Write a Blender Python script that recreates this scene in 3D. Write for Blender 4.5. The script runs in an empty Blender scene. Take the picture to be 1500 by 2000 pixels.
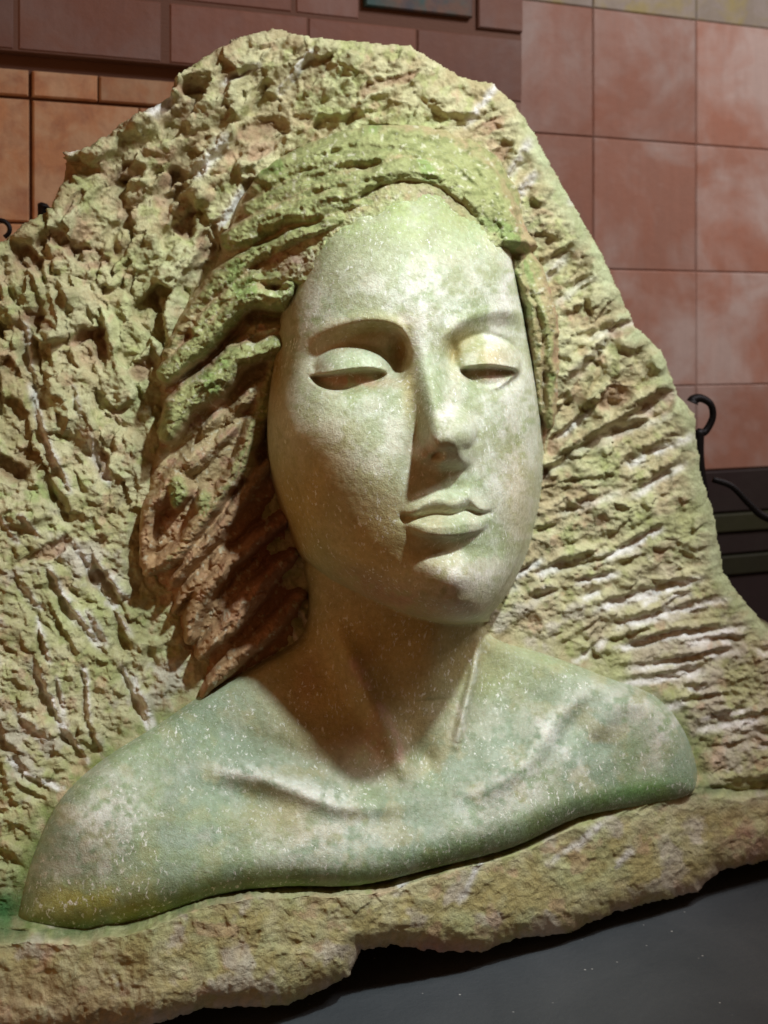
import bpy, math, random
import numpy as np
from mathutils import Vector

# ------------------------------------------------------------------ scale
# 1 unit of the sculptor's drawing = 0.5 mm; the drawing sheet is 1500 x 2000 units
S = 0.0005
FOC = 2380.0          # camera distance to the sheet, in units
HOR = 650.0           # eye level on the sheet
TABLE = 1180.0        # eye level above the table top, in units

sc = bpy.context.scene
# ------------------------------------------------------------------ camera
cam_d = bpy.data.cameras.new('camera')
cam = bpy.data.objects.new('camera', cam_d)
sc.collection.objects.link(cam)
cam.location = (0, -FOC*S, TABLE*S)
cam.rotation_euler = (math.radians(90), 0, 0)
cam_d.sensor_fit = 'HORIZONTAL'
cam_d.sensor_width = 36.0
cam_d.lens = 36.0*FOC/1500.0
cam_d.shift_y = -(1000-HOR)/1500.0
cam_d.clip_start = 0.02
cam_d.clip_end = 50
cam_d.dof.use_dof = True
cam_d.dof.focus_distance = (FOC-280)*S
cam_d.dof.aperture_fstop = 9.0
sc.camera = cam

# ------------------------------------------------------------------ world (warm terracotta room light)
w = bpy.data.worlds.new('World'); sc.world = w; w.use_nodes = True
wb = w.node_tree.nodes['Background']
wb.inputs[0].default_value = (1.0, 0.46, 0.20, 1)
wb.inputs[1].default_value = 0.115
sc.view_settings.view_transform = 'Standard'
sc.view_settings.look = 'None'
sc.view_settings.exposure = 0
sc.view_settings.gamma = 1

def lamp(kind, name, loc, target, power, color, **kw):
    d = bpy.data.lights.new(name, kind); d.energy = power; d.color = color
    for k, v in kw.items(): setattr(d, k, v)
    o = bpy.data.objects.new(name, d); sc.collection.objects.link(o)
    o.location = loc
    o.rotation_euler = (Vector(target)-Vector(loc)).to_track_quat('-Z', 'Y').to_euler()
    return o

# key: small ceiling spot above, right and in front
KT = Vector((0.03, -0.08, TABLE*S - 0.10))
KD = Vector((0.40, -0.47, 0.86)).normalized()
lamp('SPOT', 'key_spot', KT+KD*1.5, KT+Vector((0,0,.07)), 114, (0.89, 0.985, 1.0), shadow_soft_size=0.042, spot_size=math.radians(40), spot_blend=1.0)
# soft warm bounce from the room in front and to the left
lamp('AREA', 'room_bounce', (-1.1, -1.3, 0.45), (0, 0, 0.5), 3.3, (1.0, 0.44, 0.18), shape='SQUARE', size=1.2)
# dim wash that falls on the tiled wall
lamp('AREA', 'wall_wash', (1.3, -0.5, 2.0), (0.6, 0.7, 0.7), 24, (1.0, 0.90, 0.88), shape='SQUARE', size=0.6)

# ------------------------------------------------------------------ numeric helpers
rs = np.random.RandomState(7)
_T = rs.rand(256, 256).astype(np.float32)*2-1
def vnoise(x, y, seed=0):
    x = x + seed*17.31; y = y + seed*9.77
    xi = np.floor(x).astype(np.int64); yi = np.floor(y).astype(np.int64)
    fx = (x-xi); fy = (y-yi)
    fx = fx*fx*fx*(fx*(fx*6-15)+10); fy = fy*fy*fy*(fy*(fy*6-15)+10)
    a = _T[xi & 255, yi & 255]; b = _T[(xi+1) & 255, yi & 255]
    c = _T[xi & 255, (yi+1) & 255]; d = _T[(xi+1) & 255, (yi+1) & 255]
    return (a*(1-fx)+b*fx)*(1-fy)+(c*(1-fx)+d*fx)*fy
def fbm(x, y, scale, octv=4, seed=0, gain=0.5):
    s = np.zeros_like(x); a = 1.0; t = 0; f = 1.0/scale
    for i in range(octv):
        ca, sa = math.cos(0.6*i), math.sin(0.6*i)
        s += a*vnoise((x*ca-y*sa)*f, (x*sa+y*ca)*f, seed+i*3.7); t += a
        a *= gain; f *= 2.03
    return s/t
def sm(x, a, b):
    t = np.clip((x-a)/(b-a), 0, 1); return t*t*(3-2*t)
def smax(a, b, k):
    h = np.clip(0.5+0.5*(a-b)/k, 0, 1)
    return b*(1-h)+a*h+k*h*(1-h)
def catmull(P, n=12, closed=False):
    P = np.array(P, float); out = []
    m = len(P)
    rng = range(m) if closed else range(m-1)
    for i in rng:
        if closed: p0, p1, p2, p3 = P[(i-1) % m], P[i], P[(i+1) % m], P[(i+2) % m]
        else: p0, p1, p2, p3 = P[max(i-1, 0)], P[i], P[i+1], P[min(i+2, m-1)]
        for j in range(n):
            t = j/n
            out.append(0.5*((2*p1)+(-p0+p2)*t+(2*p0-5*p1+4*p2-p3)*t*t+(-p0+3*p1-3*p2+p3)*t**3))
    if not closed: out.append(P[-1])
    return np.array(out)
def curve1(P, x):
    C = catmull(P, 10); o = np.argsort(C[:, 0]); return np.interp(x, C[o, 0], C[o, 1])
def polysdf(poly, U, V, spline=True):
    """distance to a closed outline, positive inside"""
    P = catmull(poly, 5, True) if spline else np.array(poly, float)
    d = np.full(U.shape, 1e9); ins = np.zeros(U.shape, bool)
    n = len(P)
    for i in range(n):
        x0, y0 = P[i]; x1, y1 = P[(i+1) % n]
        ex, ey = x1-x0, y1-y0; L = ex*ex+ey*ey+1e-9
        t = np.clip(((U-x0)*ex+(V-y0)*ey)/L, 0, 1)
        dx = U-x0-t*ex; dy = V-y0-t*ey
        d = np.minimum(d, dx*dx+dy*dy)
        c = ((y0 > V) != (y1 > V))
        xi = x0+(V-y0)*ex/(ey if abs(ey) > 1e-9 else 1e-9)
        ins ^= (c & (U < xi))
    d = np.sqrt(d)
    return np.where(ins, d, -d)
def tps(C, U, V, reg=0.02):
    C = np.array(C, float); n = len(C); X = C[:, :2]/500.; z = C[:, 2]
    def ph(r2): return 0.5*r2*np.log(r2+1e-12)
    D = ((X[:, None]-X[None])**2).sum(-1)
    A = np.zeros((n+3, n+3)); A[:n, :n] = ph(D)+reg*np.eye(n)*0.1
    A[:n, n] = 1; A[:n, n+1:] = X; A[n, :n] = 1; A[n+1:, :n] = X.T
    s = np.linalg.solve(A, np.concatenate([z, np.zeros(3)]))
    x = U/500.; y = V/500.
    out = s[n]+s[n+1]*x+s[n+2]*y
    for i in range(n): out = out+s[i]*ph((x-X[i, 0])**2+(y-X[i, 1])**2)
    return out
def polyline(P, U, V):
    """distance to an open curve and the running fraction along it"""
    P = catmull(P, 5); n = len(P)-1
    d = np.full(U.shape, 1e9); tt = np.zeros(U.shape); sd = np.zeros(U.shape)
    for i in range(n):
        x0, y0 = P[i]; x1, y1 = P[i+1]; ex, ey = x1-x0, y1-y0; L = ex*ex+ey*ey+1e-9
        t = np.clip(((U-x0)*ex+(V-y0)*ey)/L, 0, 1)
        dx = U-x0-t*ex; dy = V-y0-t*ey; q = dx*dx+dy*dy
        m = q < d
        d = np.where(m, q, d); tt = np.where(m, (i+t)/n, tt); sd = np.where(m, np.sign(ex*dy-ey*dx), sd)
    return np.sqrt(d), tt, sd
def gauss(U, V, u, v, a, b, ang=0):
    c, s = math.cos(math.radians(ang)), math.sin(math.radians(ang))
    x = (U-u)*c-(V-v)*s; y = (U-u)*s+(V-v)*c       # ang counter-clockwise on the sheet
    return np.exp(-(x/a)**2-(y/b)**2)
def blur(Z, sig):
    r = max(1, int(sig)); out = Z
    for ax in (0, 1):
        for _ in range(3):
            P = np.pad(out, [(r+1, r) if k == ax else (0, 0) for k in (0, 1)], mode='edge')
            c = np.cumsum(P, axis=ax); n = 2*r+1
            out = (c[n:] - c[:-n])/n if ax == 0 else (c[:, n:] - c[:, :-n])/n
    return out
def grid(u0, u1, v0, v1, st):
    u = np.arange(u0, u1+st, st, dtype=float); v = np.arange(v0, v1+st, st, dtype=float)
    return np.meshgrid(u, v)
def base(U, V):          # the slab is turned 20 degrees and leans back
    return -0.35*(U-750)-0.10*(1200-V)
def sheet_mesh(name, U, V, K, col, keep, mat, bsig=5, skirt=None, parent=None):
    """relief surface: height K over the tilted slab plane"""
    H = base(U, V)+K
    Hs = blur(H, bsig)
    sc_ = 1-Hs/FOC
    X = (U-750)*S*sc_; Z = (TABLE-(V-HOR)*sc_)*S; Y = -H*S
    ny, nx = U.shape
    f = keep[:-1, :-1] & keep[1:, :-1] & keep[:-1, 1:] & keep[1:, 1:]
    idx = np.arange(ny*nx).reshape(ny, nx)
    q = np.stack([idx[:-1, :-1][f], idx[1:, :-1][f], idx[1:, 1:][f], idx[:-1, 1:][f]], -1)
    co = np.stack([X.ravel(), Y.ravel(), Z.ravel()], -1); cc = col.reshape(-1, 3)
    if skirt is not None:
        e = np.concatenate([q[:, [0, 1]], q[:, [1, 2]], q[:, [2, 3]], q[:, [3, 0]]])
        key = e[:, 0]*(ny*nx)+e[:, 1]; rev = e[:, 1]*(ny*nx)+e[:, 0]
        b = e[~np.isin(key, rev)]
        bv = np.unique(b); m = len(bv); n0 = len(co)
        back = co[bv].copy()
        back[:, 1] = -(base(U, V).ravel()[bv]-skirt)*S
        low = V.ravel()[bv] > 1600
        back[:, 2] = np.where(low, 0.0005, back[:, 2])
        remap = np.zeros(n0, int); remap[bv] = np.arange(m)+n0
        q2 = np.stack([b[:, 1], b[:, 0], remap[b[:, 0]], remap[b[:, 1]]], -1)
        cen = back.mean(0); co = np.concatenate([co, back, cen[None]])
        t = np.stack([remap[b[:, 1]], remap[b[:, 0]], np.full(len(b), n0+m), np.full(len(b), n0+m)], -1)
        cc = np.concatenate([cc, cc[bv], np.array([[.4, .36, .2]])])
        q = np.concatenate([q, q2]); tri = t[:, :3]
    else: tri = np.zeros((0, 3), int)
    used = np.unique(np.concatenate([q.ravel(), tri.ravel()])); rm = np.zeros(len(co), int); rm[used] = np.arange(len(used))
    co = co[used]; cc = cc[used]; q = rm[q]; tri = rm[tri]
    me = bpy.data.meshes.new(name)
    me.vertices.add(len(co)); me.vertices.foreach_set('co', co.astype(np.float32).ravel())
    nl = len(q)*4+len(tri)*3
    me.loops.add(nl); me.loops.foreach_set('vertex_index', np.concatenate([q.ravel(), tri.ravel()]).astype(np.int32))
    me.polygons.add(len(q)+len(tri))
    ls = np.concatenate([np.arange(len(q))*4, len(q)*4+np.arange(len(tri))*3])
    me.polygons.foreach_set('loop_start', ls.astype(np.int32))
    me.update(calc_edges=True); me.validate()
    me.polygons.foreach_set('use_smooth', np.ones(len(me.polygons), bool))
    at = me.color_attributes.new('tint', 'FLOAT_COLOR', 'POINT')
    rgba = np.concatenate([cc, np.ones((len(cc), 1))], 1).astype(np.float32)
    at.data.foreach_set('color', rgba.ravel())
    me.materials.append(mat)
    o = bpy.data.objects.new(name, me); sc.collection.objects.link(o)
    if parent:
        o.parent = parent; o.matrix_parent_inverse = parent.matrix_world.inverted()
    return o

# ------------------------------------------------------------------ materials
def nodes(name):
    m = bpy.data.materials.new(name); m.use_nodes = True
    nt = m.node_tree; b = nt.nodes['Principled BSDF']
    return m, nt, b
def N(nt, t, **kw):
    n = nt.nodes.new(t)
    for k, v in kw.items(): setattr(n, k, v)
    return n
def noise_n(nt, scale, detail=6, rough=0.6, dist=0.0, vec=None):
    n = N(nt, 'ShaderNodeTexNoise'); n.inputs['Scale'].default_value = scale
    n.inputs['Detail'].default_value = detail; n.inputs['Roughness'].default_value = rough
    n.inputs['Distortion'].default_value = dist
    if vec is not None: nt.links.new(vec, n.inputs['Vector'])
    return n.outputs['Fac']
def ramp(nt, fac, stops):
    r = N(nt, 'ShaderNodeValToRGB')
    while len(r.color_ramp.elements) < len(stops): r.color_ramp.elements.new(0.5)
    for e, (p, c) in zip(r.color_ramp.elements, stops):
        e.position = p; e.color = (c, c, c, 1) if not isinstance(c, tuple) else (*c, 1)
    nt.links.new(fac, r.inputs[0]); return r.outputs[0]
def mix(nt, mode, fac, a, b):
    m = N(nt, 'ShaderNodeMix', data_type='RGBA', blend_type=mode)
    for s, v in ((m.inputs[0], fac), (m.inputs[6], a), (m.inputs[7], b)):
        if isinstance(v, (int, float)): s.default_value = v
        elif isinstance(v, tuple): s.default_value = (*v, 1)
        else: nt.links.new(v, s)
    return m.outputs[2]
def bump(nt, h, strength, dist, prev=None):
    b = N(nt, 'ShaderNodeBump'); b.inputs['Strength'].default_value = strength
    b.inputs['Distance'].default_value = dist; nt.links.new(h, b.inputs['Height'])
    if prev is not None: nt.links.new(prev, b.inputs['Normal'])
    return b.outputs[0]

def stone_mat(name, fine, bump_d, speck, rough, sss=0.0, stretch=1.0, coarse=0.0):
    m, nt, b = nodes(name)
    tc = N(nt, 'ShaderNodeTexCoord').outputs['Object']
    a = N(nt, 'ShaderNodeAttribute', attribute_name='tint').outputs['Color']
    n1 = noise_n(nt, 28, 6, 0.65, 0.6, tc)
    n2 = noise_n(nt, fine, 5, 0.7, 0.3, tc)
    n3 = noise_n(nt, fine*3.2, 3, 0.6, 0, tc)
    c = mix(nt, 'MULTIPLY', 0.55, a, ramp(nt, n1, [(0.3, (0.62, 0.60, 0.45)), (0.7, (1.25, 1.25, 1.3))]))
    c = mix(nt, 'MULTIPLY', 0.6, c, ramp(nt, n2, [(0.3, (0.68, 0.64, 0.52)), (0.65, (1.15, 1.15, 1.12))]))
    mpv = N(nt, 'ShaderNodeMapping'); mpv.inputs['Scale'].default_value = (1, 1, 1/stretch); mpv.inputs['Rotation'].default_value = (0, 0.15, 0)
    nt.links.new(tc, mpv.inputs['Vector'])
    v = N(nt, 'ShaderNodeTexVoronoi'); v.inputs['Scale'].default_value = fine*1.6; nt.links.new(mpv.outputs[0], v.inputs['Vector'])
    sp = ramp(nt, noise_n(nt, fine*1.35, 3, 0.65, 0.4, mpv.outputs[0]), [(0.585, 0.0), (0.66, 1.0)])
    sm_ = ramp(nt, noise_n(nt, 22, 5, 0.65, 0, tc), [(0.42, 0.15), (0.62, 1.0)])
    spf = mix(nt, 'MULTIPLY', 1.0, sp, sm_)
    spf = mix(nt, 'MULTIPLY', 1.0, spf, (speck, speck, speck))
    c = mix(nt, 'MIX', spf, c, (0.80, 0.82, 0.74))
    dk = ramp(nt, noise_n(nt, fine*0.9, 4, 0.75, 1.2, tc), [(0.26, 1.0), (0.34, 0.0)])
    c = mix(nt, 'MIX', mix(nt, 'MULTIPLY', 1.0, dk, (0.55, 0.55, 0.55)), c, (0.10, 0.11, 0.06))
    nt.links.new(c, b.inputs['Base Color'])
    b.inputs['Roughness'].default_value = rough
    b.inputs['Specular IOR Level'].default_value = 0.35
    if sss:
        b.inputs['Subsurface Weight'].default_value = sss
        b.inputs['Subsurface Radius'].default_value = (1.0, 0.5, 0.25)
        b.inputs['Subsurface Scale'].default_value = 0.006
    nn = None
    if coarse: nn = bump(nt, noise_n(nt, 62, 12, 0.74, 0.5, tc), 0.6, coarse)
    nn = bump(nt, n2, 0.8, bump_d, nn)
    nn = bump(nt, n3, 0.6, bump_d*0.5, nn)
    nt.links.new(nn, b.inputs['Normal'])
    return m
M_skin = stone_mat('polished_stone', 230, 0.0013, 1.0, 0.42, 0.15, 1.7)
M_rock = stone_mat('hewn_stone', 170, 0.0020, 0.10, 0.85, coarse=0.006)
M_hair = stone_mat('carved_hair_stone', 190, 0.0018, 0.25, 0.75, coarse=0.003)

def C3(*c): return np.array(c, float)
def paint(col, mask, c, amt=1.0):
    m = np.clip(mask*amt, 0, 1)[..., None]
    return col*(1-m)+C3(*c)*m

# ------------------------------------------------------------------ the sculpture root
root = bpy.data.objects.new('stone_relief_sculpture', None); sc.collection.objects.link(root)
root.location = (0, 0, 0)
root['label'] = 'rough stone slab carved with a woman\'s head, flowing hair and bare shoulders'
root['category'] = 'sculpture'

# outlines on the sheet -----------------------------------------------------
ROCK = [(-240, 640), (-120, 540), (-30, 500), (0, 478), (60, 430), (100, 405), (126, 355), (130, 300), (175, 288), (250, 235), (335, 190),
        (345, 152), (400, 112), (470, 72), (530, 58), (620, 76), (700, 82), (800, 92), (832, 112), (900, 152), (960, 165), (1000, 200), (1040, 258),
        (1090, 350), (1140, 440), (1168, 485), (1192, 535), (1240, 640), (1290, 685), (1312, 740), (1322, 772), (1355, 808), (1360, 860),
        (1366, 920), (1392, 1000), (1400, 1050), (1412, 1120), (1444, 1165), (1500, 1230), (1590, 1280), (1660, 1400), (1660, 1600),
        (1580, 1655), (1500, 1678), (1405, 1700), (1360, 1740), (1200, 1780), (1110, 1820), (1010, 1832), (940, 1856), (860, 1856),
        (765, 1843), (705, 1855), (682, 1900), (640, 1926), (560, 1960), (400, 1966), (320, 1992), (120, 2030), (-240, 2060)]
HEAD = [(800, 330), (900, 360), (965, 410), (992, 480), (1006, 560), (1022, 640), (1038, 730), (1048, 820), (1048, 900), (1040, 970),
        (1028, 1030), (1012, 1085), (985, 1140), (955, 1182), (925, 1203), (880, 1209), (830, 1203), (760, 1182), (700, 1156), (640, 1125), (596, 1085),
        (568, 1020), (545, 960), (528, 900), (523, 830), (528, 750), (540, 660), (562, 570), (590, 490), (640, 400), (710, 345)]
BUST = [(602, 1080), (606, 1160), (592, 1240), (520, 1288), (400, 1352), (300, 1420), (205, 1482), (120, 1560), (68, 1660), (42, 1750),
        (38, 1795), (62, 1818), (150, 1820), (300, 1786), (430, 1742), (560, 1726), (700, 1724), (850, 1690), (1000, 1650), (1130, 1592), (1260, 1568),
        (1340, 1548), (1352, 1510), (1326, 1430), (1275, 1368), (1180, 1328), (1060, 1275), (948, 1236), (945, 1150), (900, 1000), (700, 1000)]
BOT = [(-300, 1830), (0, 1822), (60, 1818), (160, 1820), (300, 1786), (430, 1742), (560, 1726), (700, 1724), (850, 1690), (1000, 1650), (1130, 1592),
       (1260, 1568), (1350, 1545), (1450, 1540), (1700, 1530)]

# ------------------------------------------------------------------ ROCK
def angle_field(U, V):
    A = [(200, 330, 48), (60, 620, 105), (75, 850, 103), (200, 700, 110), (120, 1100, 125), (200, 1180, 125), (150, 1350, 112), (270, 1350, 112), (40, 1470, 145),
         (600, 130, 48), (420, 250, 45), (330, 450, 60), (850, 170, 20), (950, 250, 38), (1060, 480, 42), (1130, 620, 42), (1220, 720, 48), (1200, 880, 28),
         (1150, 1000, 22), (1300, 1080, 20), (1250, 1200, 14), (1380, 1350, 6), (1100, 1230, 30), (1450, 1500, 5), (300, 1900, 80), (900, 1780, 60), (1300, 1650, 40)]
    sx = np.zeros_like(U); sy = np.zeros_like(U)
    for u, v, a in A:
        w_ = 1/(((U-u)**2+(V-v)**2)/1e4+0.4)**2
        a = math.radians(a)*2; sx += w_*math.cos(a); sy += w_*math.sin(a)
    return np.arctan2(sy, sx)/2

def facets(U, V, cell, seed, ang, stretch, tilt, off):
    """broken-stone facets: nearest jittered cell, each with its own tilted plane"""
    r = np.random.RandomState(seed)
    J = r.rand(64, 64, 2); P = r.randn(64, 64, 3)
    c, s = np.cos(ang), np.sin(ang)
    x = U/cell; y = V/cell
    xi = np.floor(x).astype(int); yi = np.floor(y).astype(int)
    best = np.full(U.shape, 1e9); out = np.zeros(U.shape); sec = np.full(U.shape, 1e9)
    for dx in (-2, -1, 0, 1, 2):
        for dy in (-2, -1, 0, 1, 2):
            a = (xi+dx) % 64; b = (yi+dy) % 64
            px = (xi+dx)+J[a, b, 0]-x; py = (yi+dy)+J[a, b, 1]-y
            al = (px*c-py*s)/stretch; ac = (px*s+py*c)*1.15
            d = np.maximum(np.abs(al), np.abs(ac))*0.5+0.5*np.sqrt(al*al+ac*ac)
            h = P[a, b, 0]*off+(-px*P[a, b, 1]-py*(P[a, b, 2]))*tilt
            m = d < best
            sec = np.where(m, best, np.minimum(sec, d)); out = np.where(m, h, out); best = np.where(m, d, best)
    return out, sec-best

def rock_height(U, V):
    Kc = [(-200, 600, 40), (0, 520, 70), (130, 330, 60), (350, 180, 80), (550, 80, 70), (800, 110, 70), (980, 190, 55), (1130, 440, 40), (1300, 740, 35),
          (1390, 1050, 30), (1500, 1300, 30), (1650, 1500, 40), (300, 450, 10), (500, 230, 35), (700, 180, 70), (850, 230, 70), (1020, 400, 40), (200, 700, 30), (100, 900, 45),
          (250, 900, 25), (200, 1200, 30), (60, 1300, 50), (100, 1450, 40), (300, 1350, 25), (0, 1600, 45), (1100, 700, 25), (1150, 900, 20), (1200, 1100, 20), (1050, 1150, 5),
          (1100, 1250, 15), (1300, 1300, 25), (1400, 1450, 35), (700, 700, 0), (700, 1100, 0), (450, 800, 0), (450, 1200, 0), (800, 1500, 30), (400, 1650, 50), (1100, 1500, 40), (-200, 1300, 60)]
    K = tps(Kc, U, V)
    # the ledge under the shoulders
    b = np.interp(U, *np.array(catmull(BOT, 6)).T)
    t = V-b
    led = np.interp(U, [-200, 40, 300, 700, 1000, 1300, 1600], [70, 90, 150, 140, 105, 40, -50])
    st_ = np.interp(U, [-200, 0, 60, 1320, 1430], [55, 80, 116, 106, 18])
    K = K*(1-sm(t, -30, -8))+sm(t, -30, -8)*(st_+(led-st_+62)*sm(t+10*fbm(U, V, 40, 4, 19), -2, 18))
    amp = 1-0.62*sm(t, -10, 20)
    # calm band where the shoulder was carved out of the slab
    db = polysdf(BUST, U, V)
    calm = 1-0.92*np.exp(-(np.minimum(db, 0)/26)**2)*sm(V, 1180, 1300)*(1-sm(t, -4, 4))
    wu = 16*fbm(U, V, 70, 4, 3); wv = 16*fbm(U, V, 70, 4, 8)
    wu2 = 5*fbm(U, V, 16, 3, 13); wv2 = 5*fbm(U, V, 16, 3, 18)
    UU = U+wu+wu2; VV = V+wv+wv2
    ang = angle_field(U, V)
    coarse = np.clip(1.25-((U-250)/700)**2-((V-450)/560)**2, 0.18, 1)
    coarse = np.maximum(coarse, 0.75*gauss(U, V, 1160, 740, 230, 330))
    f1, e1 = facets(UU, VV, 66, 5, ang, 1.5, 15, 10)
    f2, e2 = facets(UU, VV, 27, 9, ang, 1.8, 8, 5.5)
    d0 = polysdf(ROCK, U, V, False); soft = 1-0.8*(1-sm(d0, 0, 45))*sm(t, 30, 60)
    f3, e3 = facets(UU, VV, 12, 21, ang*0.6, 1.4, 3.2, 2.0)
    D = 1.25*coarse*f1+(0.42+0.4*coarse)*f2+0.32*f3
    D = 0.55*D+0.45*blur(D, 1.2)
    D += 16*np.abs(fbm(U, V, 95, 4, 47))*(1-coarse)
    D += 22*fbm(U, V, 170, 2, 31)*coarse
    D += 7*fbm(U, V, 26, 4, 41)+2.2*fbm(U, V, 6, 3, 51)-8*np.abs(fbm(U*0.6, V, 15, 3, 55))+12*fbm(U, V, 70, 3, 45)*sm(t, 0, 40)
    rimq = np.exp(-(np.clip(d0-8, 0, 1e9)/30)**2)*sm(U, 960, 1040)*(V < 1250)
    K = K+D*0.86*amp*calm*soft*(1-0.7*rimq)
    # chisel gouges following the mason's strokes
    r = np.random.RandomState(3)
    st = U[0, 1]-U[0, 0]; u0 = U[0, 0]; v0 = V[0, 0]; ny, nx = U.shape
    G = np.zeros_like(K); W_ = np.zeros_like(K)
    def gouge(u, v, L, W, dep, a, white=0.0, lip=0.45):
        R = L+W*2.5
        i0 = max(0, int((v-R-v0)/st)); i1 = min(ny, int((v+R-v0)/st)+1)
        j0 = max(0, int((u-R-u0)/st)); j1 = min(nx, int((u+R-u0)/st)+1)
        if i0 >= i1 or j0 >= j1: return
        x = U[i0:i1, j0:j1]-u+wu2[i0:i1, j0:j1]*0.8; y = V[i0:i1, j0:j1]-v+wv2[i0:i1, j0:j1]*0.8
        c, s = math.cos(a), math.sin(a)
        al = x*c-y*s; ac = x*s+y*c
        env = np.clip(1-(al/L)**2, 0, 1)
        q = ac/W
        g = np.exp(-(np.where(q < 0, q*1.5, q*0.8))**2)*env
        lp = np.exp(-((q+1.5)/0.7)**2)*env
        G[i0:i1, j0:j1] += (-g+lp*lip)*dep
        if white: W_[i0:i1, j0:j1] = np.maximum(W_[i0:i1, j0:j1], white*np.exp(-((q+(0.75 if abs(s) > .7 else -0.6))/0.85)**2)*np.clip(env*1.6, 0, 1))
    n = 470
    us = r.uniform(-200, 1620, n); vs = r.uniform(60, 1720, n)
    an = angle_field(us[None], vs[None])[0]
    for i in range(n):
        u, v = us[i], vs[i]
        if u > 1000 and v < 1050 and i % 2: continue
        fine = (u > 1000)
        L = r.uniform(22, 60) if fine else r.uniform(25, 75)
        gouge(u, v, L, r.uniform(5, 9) if fine else r.uniform(6, 13), r.uniform(5, 13), an[i]+r.normal(0, 0.12), 0.7 if r.rand() < (0.3 if v > 1000 else 0.1) else 0)
    # the strokes one can point at in the photograph: start, end, width, depth, chalky
    for x0, y0, x1, y1, W, dep, wh in [
        (45, 640, 55, 720, 7, 12, .9), (58, 770, 98, 905, 7, 14, 1), (140, 760, 150, 810, 6, 8, .6), (150, 1080, 240, 1225, 7, 12, .9), (105, 1150, 185, 1260, 8, 14, 1),
        (70, 1215, 90, 1290, 6, 11, .9), (62, 1310, 125, 1440, 8, 13, 1), (105, 1330, 120, 1400, 6, 9, .6), (160, 1310, 168, 1410, 6, 12, 1), (235, 1310, 285, 1420, 6, 13, 1),
        (20, 1480, 60, 1510, 6, 10, .9), (30, 1400, 80, 1450, 9, 8, .6), (70, 1520, 120, 1535, 6, 8, .8), (555, 178, 615, 105, 6, 16, 1), (435, 160, 500, 125, 5, 10, .7),
        (395, 345, 450, 275, 12, 22, .7), (290, 215, 335, 185, 12, 6, .8), (1000, 350, 1040, 280, 9, 16, .6), (1010, 395, 1050, 345, 9, 14, .8), (1060, 560, 1110, 505, 8, 15, .4),
        (1080, 590, 1150, 540, 8, 16, .3), (1060, 520, 1120, 480, 8, 13, .2), (1130, 740, 1215, 640, 11, 24, .2), (1150, 655, 1240, 622, 8, 15, .3), (1170, 860, 1310, 760, 12, 22, .2),
        (1060, 920, 1200, 830, 9, 18, .2), (1180, 850, 1300, 810, 8, 14, .3), (1230, 900, 1340, 850, 9, 14, .7), (1240, 960, 1330, 905, 8, 14, .6), (1100, 1000, 1200, 960, 8, 10, .3),
        (1190, 1085, 1285, 1033, 7, 13, .9), (1100, 1110, 1180, 1075, 8, 12, .2), (1180, 1180, 1350, 1130, 8, 11, .9), (1220, 1215, 1400, 1170, 8, 11, .8), (1290, 1240, 1440, 1225, 7, 10, .9),
        (1210, 1260, 1330, 1235, 7, 9, .9), (1225, 1330, 1360, 1310, 7, 9, .9), (1250, 1300, 1420, 1270, 7, 9, .8), (1370, 1420, 1480, 1400, 8, 8, .8), (940, 1165, 1010, 1140, 7, 10, .3), (1040, 1165, 1080, 1150, 8, 11, .2)]:
        gouge((x0+x1)/2, (y0+y1)/2, math.hypot(x1-x0, y1-y0)*0.68, W*1.15, dep*(0.8 if x0 < 300 and y0 > 600 else 1.1), math.atan2(-(y1-y0), x1-x0), wh, 0.6)
    K = K+G*calm*amp*(1-0.5*sm(t, 0, 30))*(1-0.7*rimq)
    PIT = np.zeros_like(K)
    # deep broken pits and the knobs between them
    for u, v, a, b_, ang_, dep in [
        (55, 510, 42, 26, -35, 46), (170, 500, 45, 22, -20, 36), (115, 465, 40, 18, -25, 34), (355, 425, 24, 40, 0, 42), (330, 365, 42, 30, 45, 46), (500, 275, 70, 36, 35, 36),
        (20, 915, 46, 26, -25, 52), (200, 905, 18, 50, 15, 36), (250, 335, 34, 22, 20, 30), (135, 340, 16, 22, 0, 24), (270, 720, 26, 20, 20, 24), (175, 660, 40, 14, 15, 28), (75, 620, 38, 14, -30, 26),
        (200, 690, 12, 40, 0, 20), (1285, 785, 40, 26, 40, 34), (1200, 780, 44, 22, 45, 24), (1230, 640, 46, 14, 30, 26), (1050, 930, 30, 20, 40, 26), (985, 300, 26, 16, 50, 20), (1090, 855, 34, 18, 50, 18), (960, 250, 40, 16, 40, 18),
        (90, 1075, 60, 12, 25, 26), (190, 1125, 30, 10, 15, 20), (395, 480, 22, 34, 10, 26), (760, 165, 70, 12, 22, 20), (365, 175, 40, 12, -10, 22), (150, 395, 34, 12, 40, 20)]:
        q = gauss(UU, VV, u, v, a, b_, ang_)
        K = K-dep*0.62*sm(q, 0.3, 0.65)*calm; PIT = np.maximum(PIT, sm(q, .3, .6))
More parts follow.
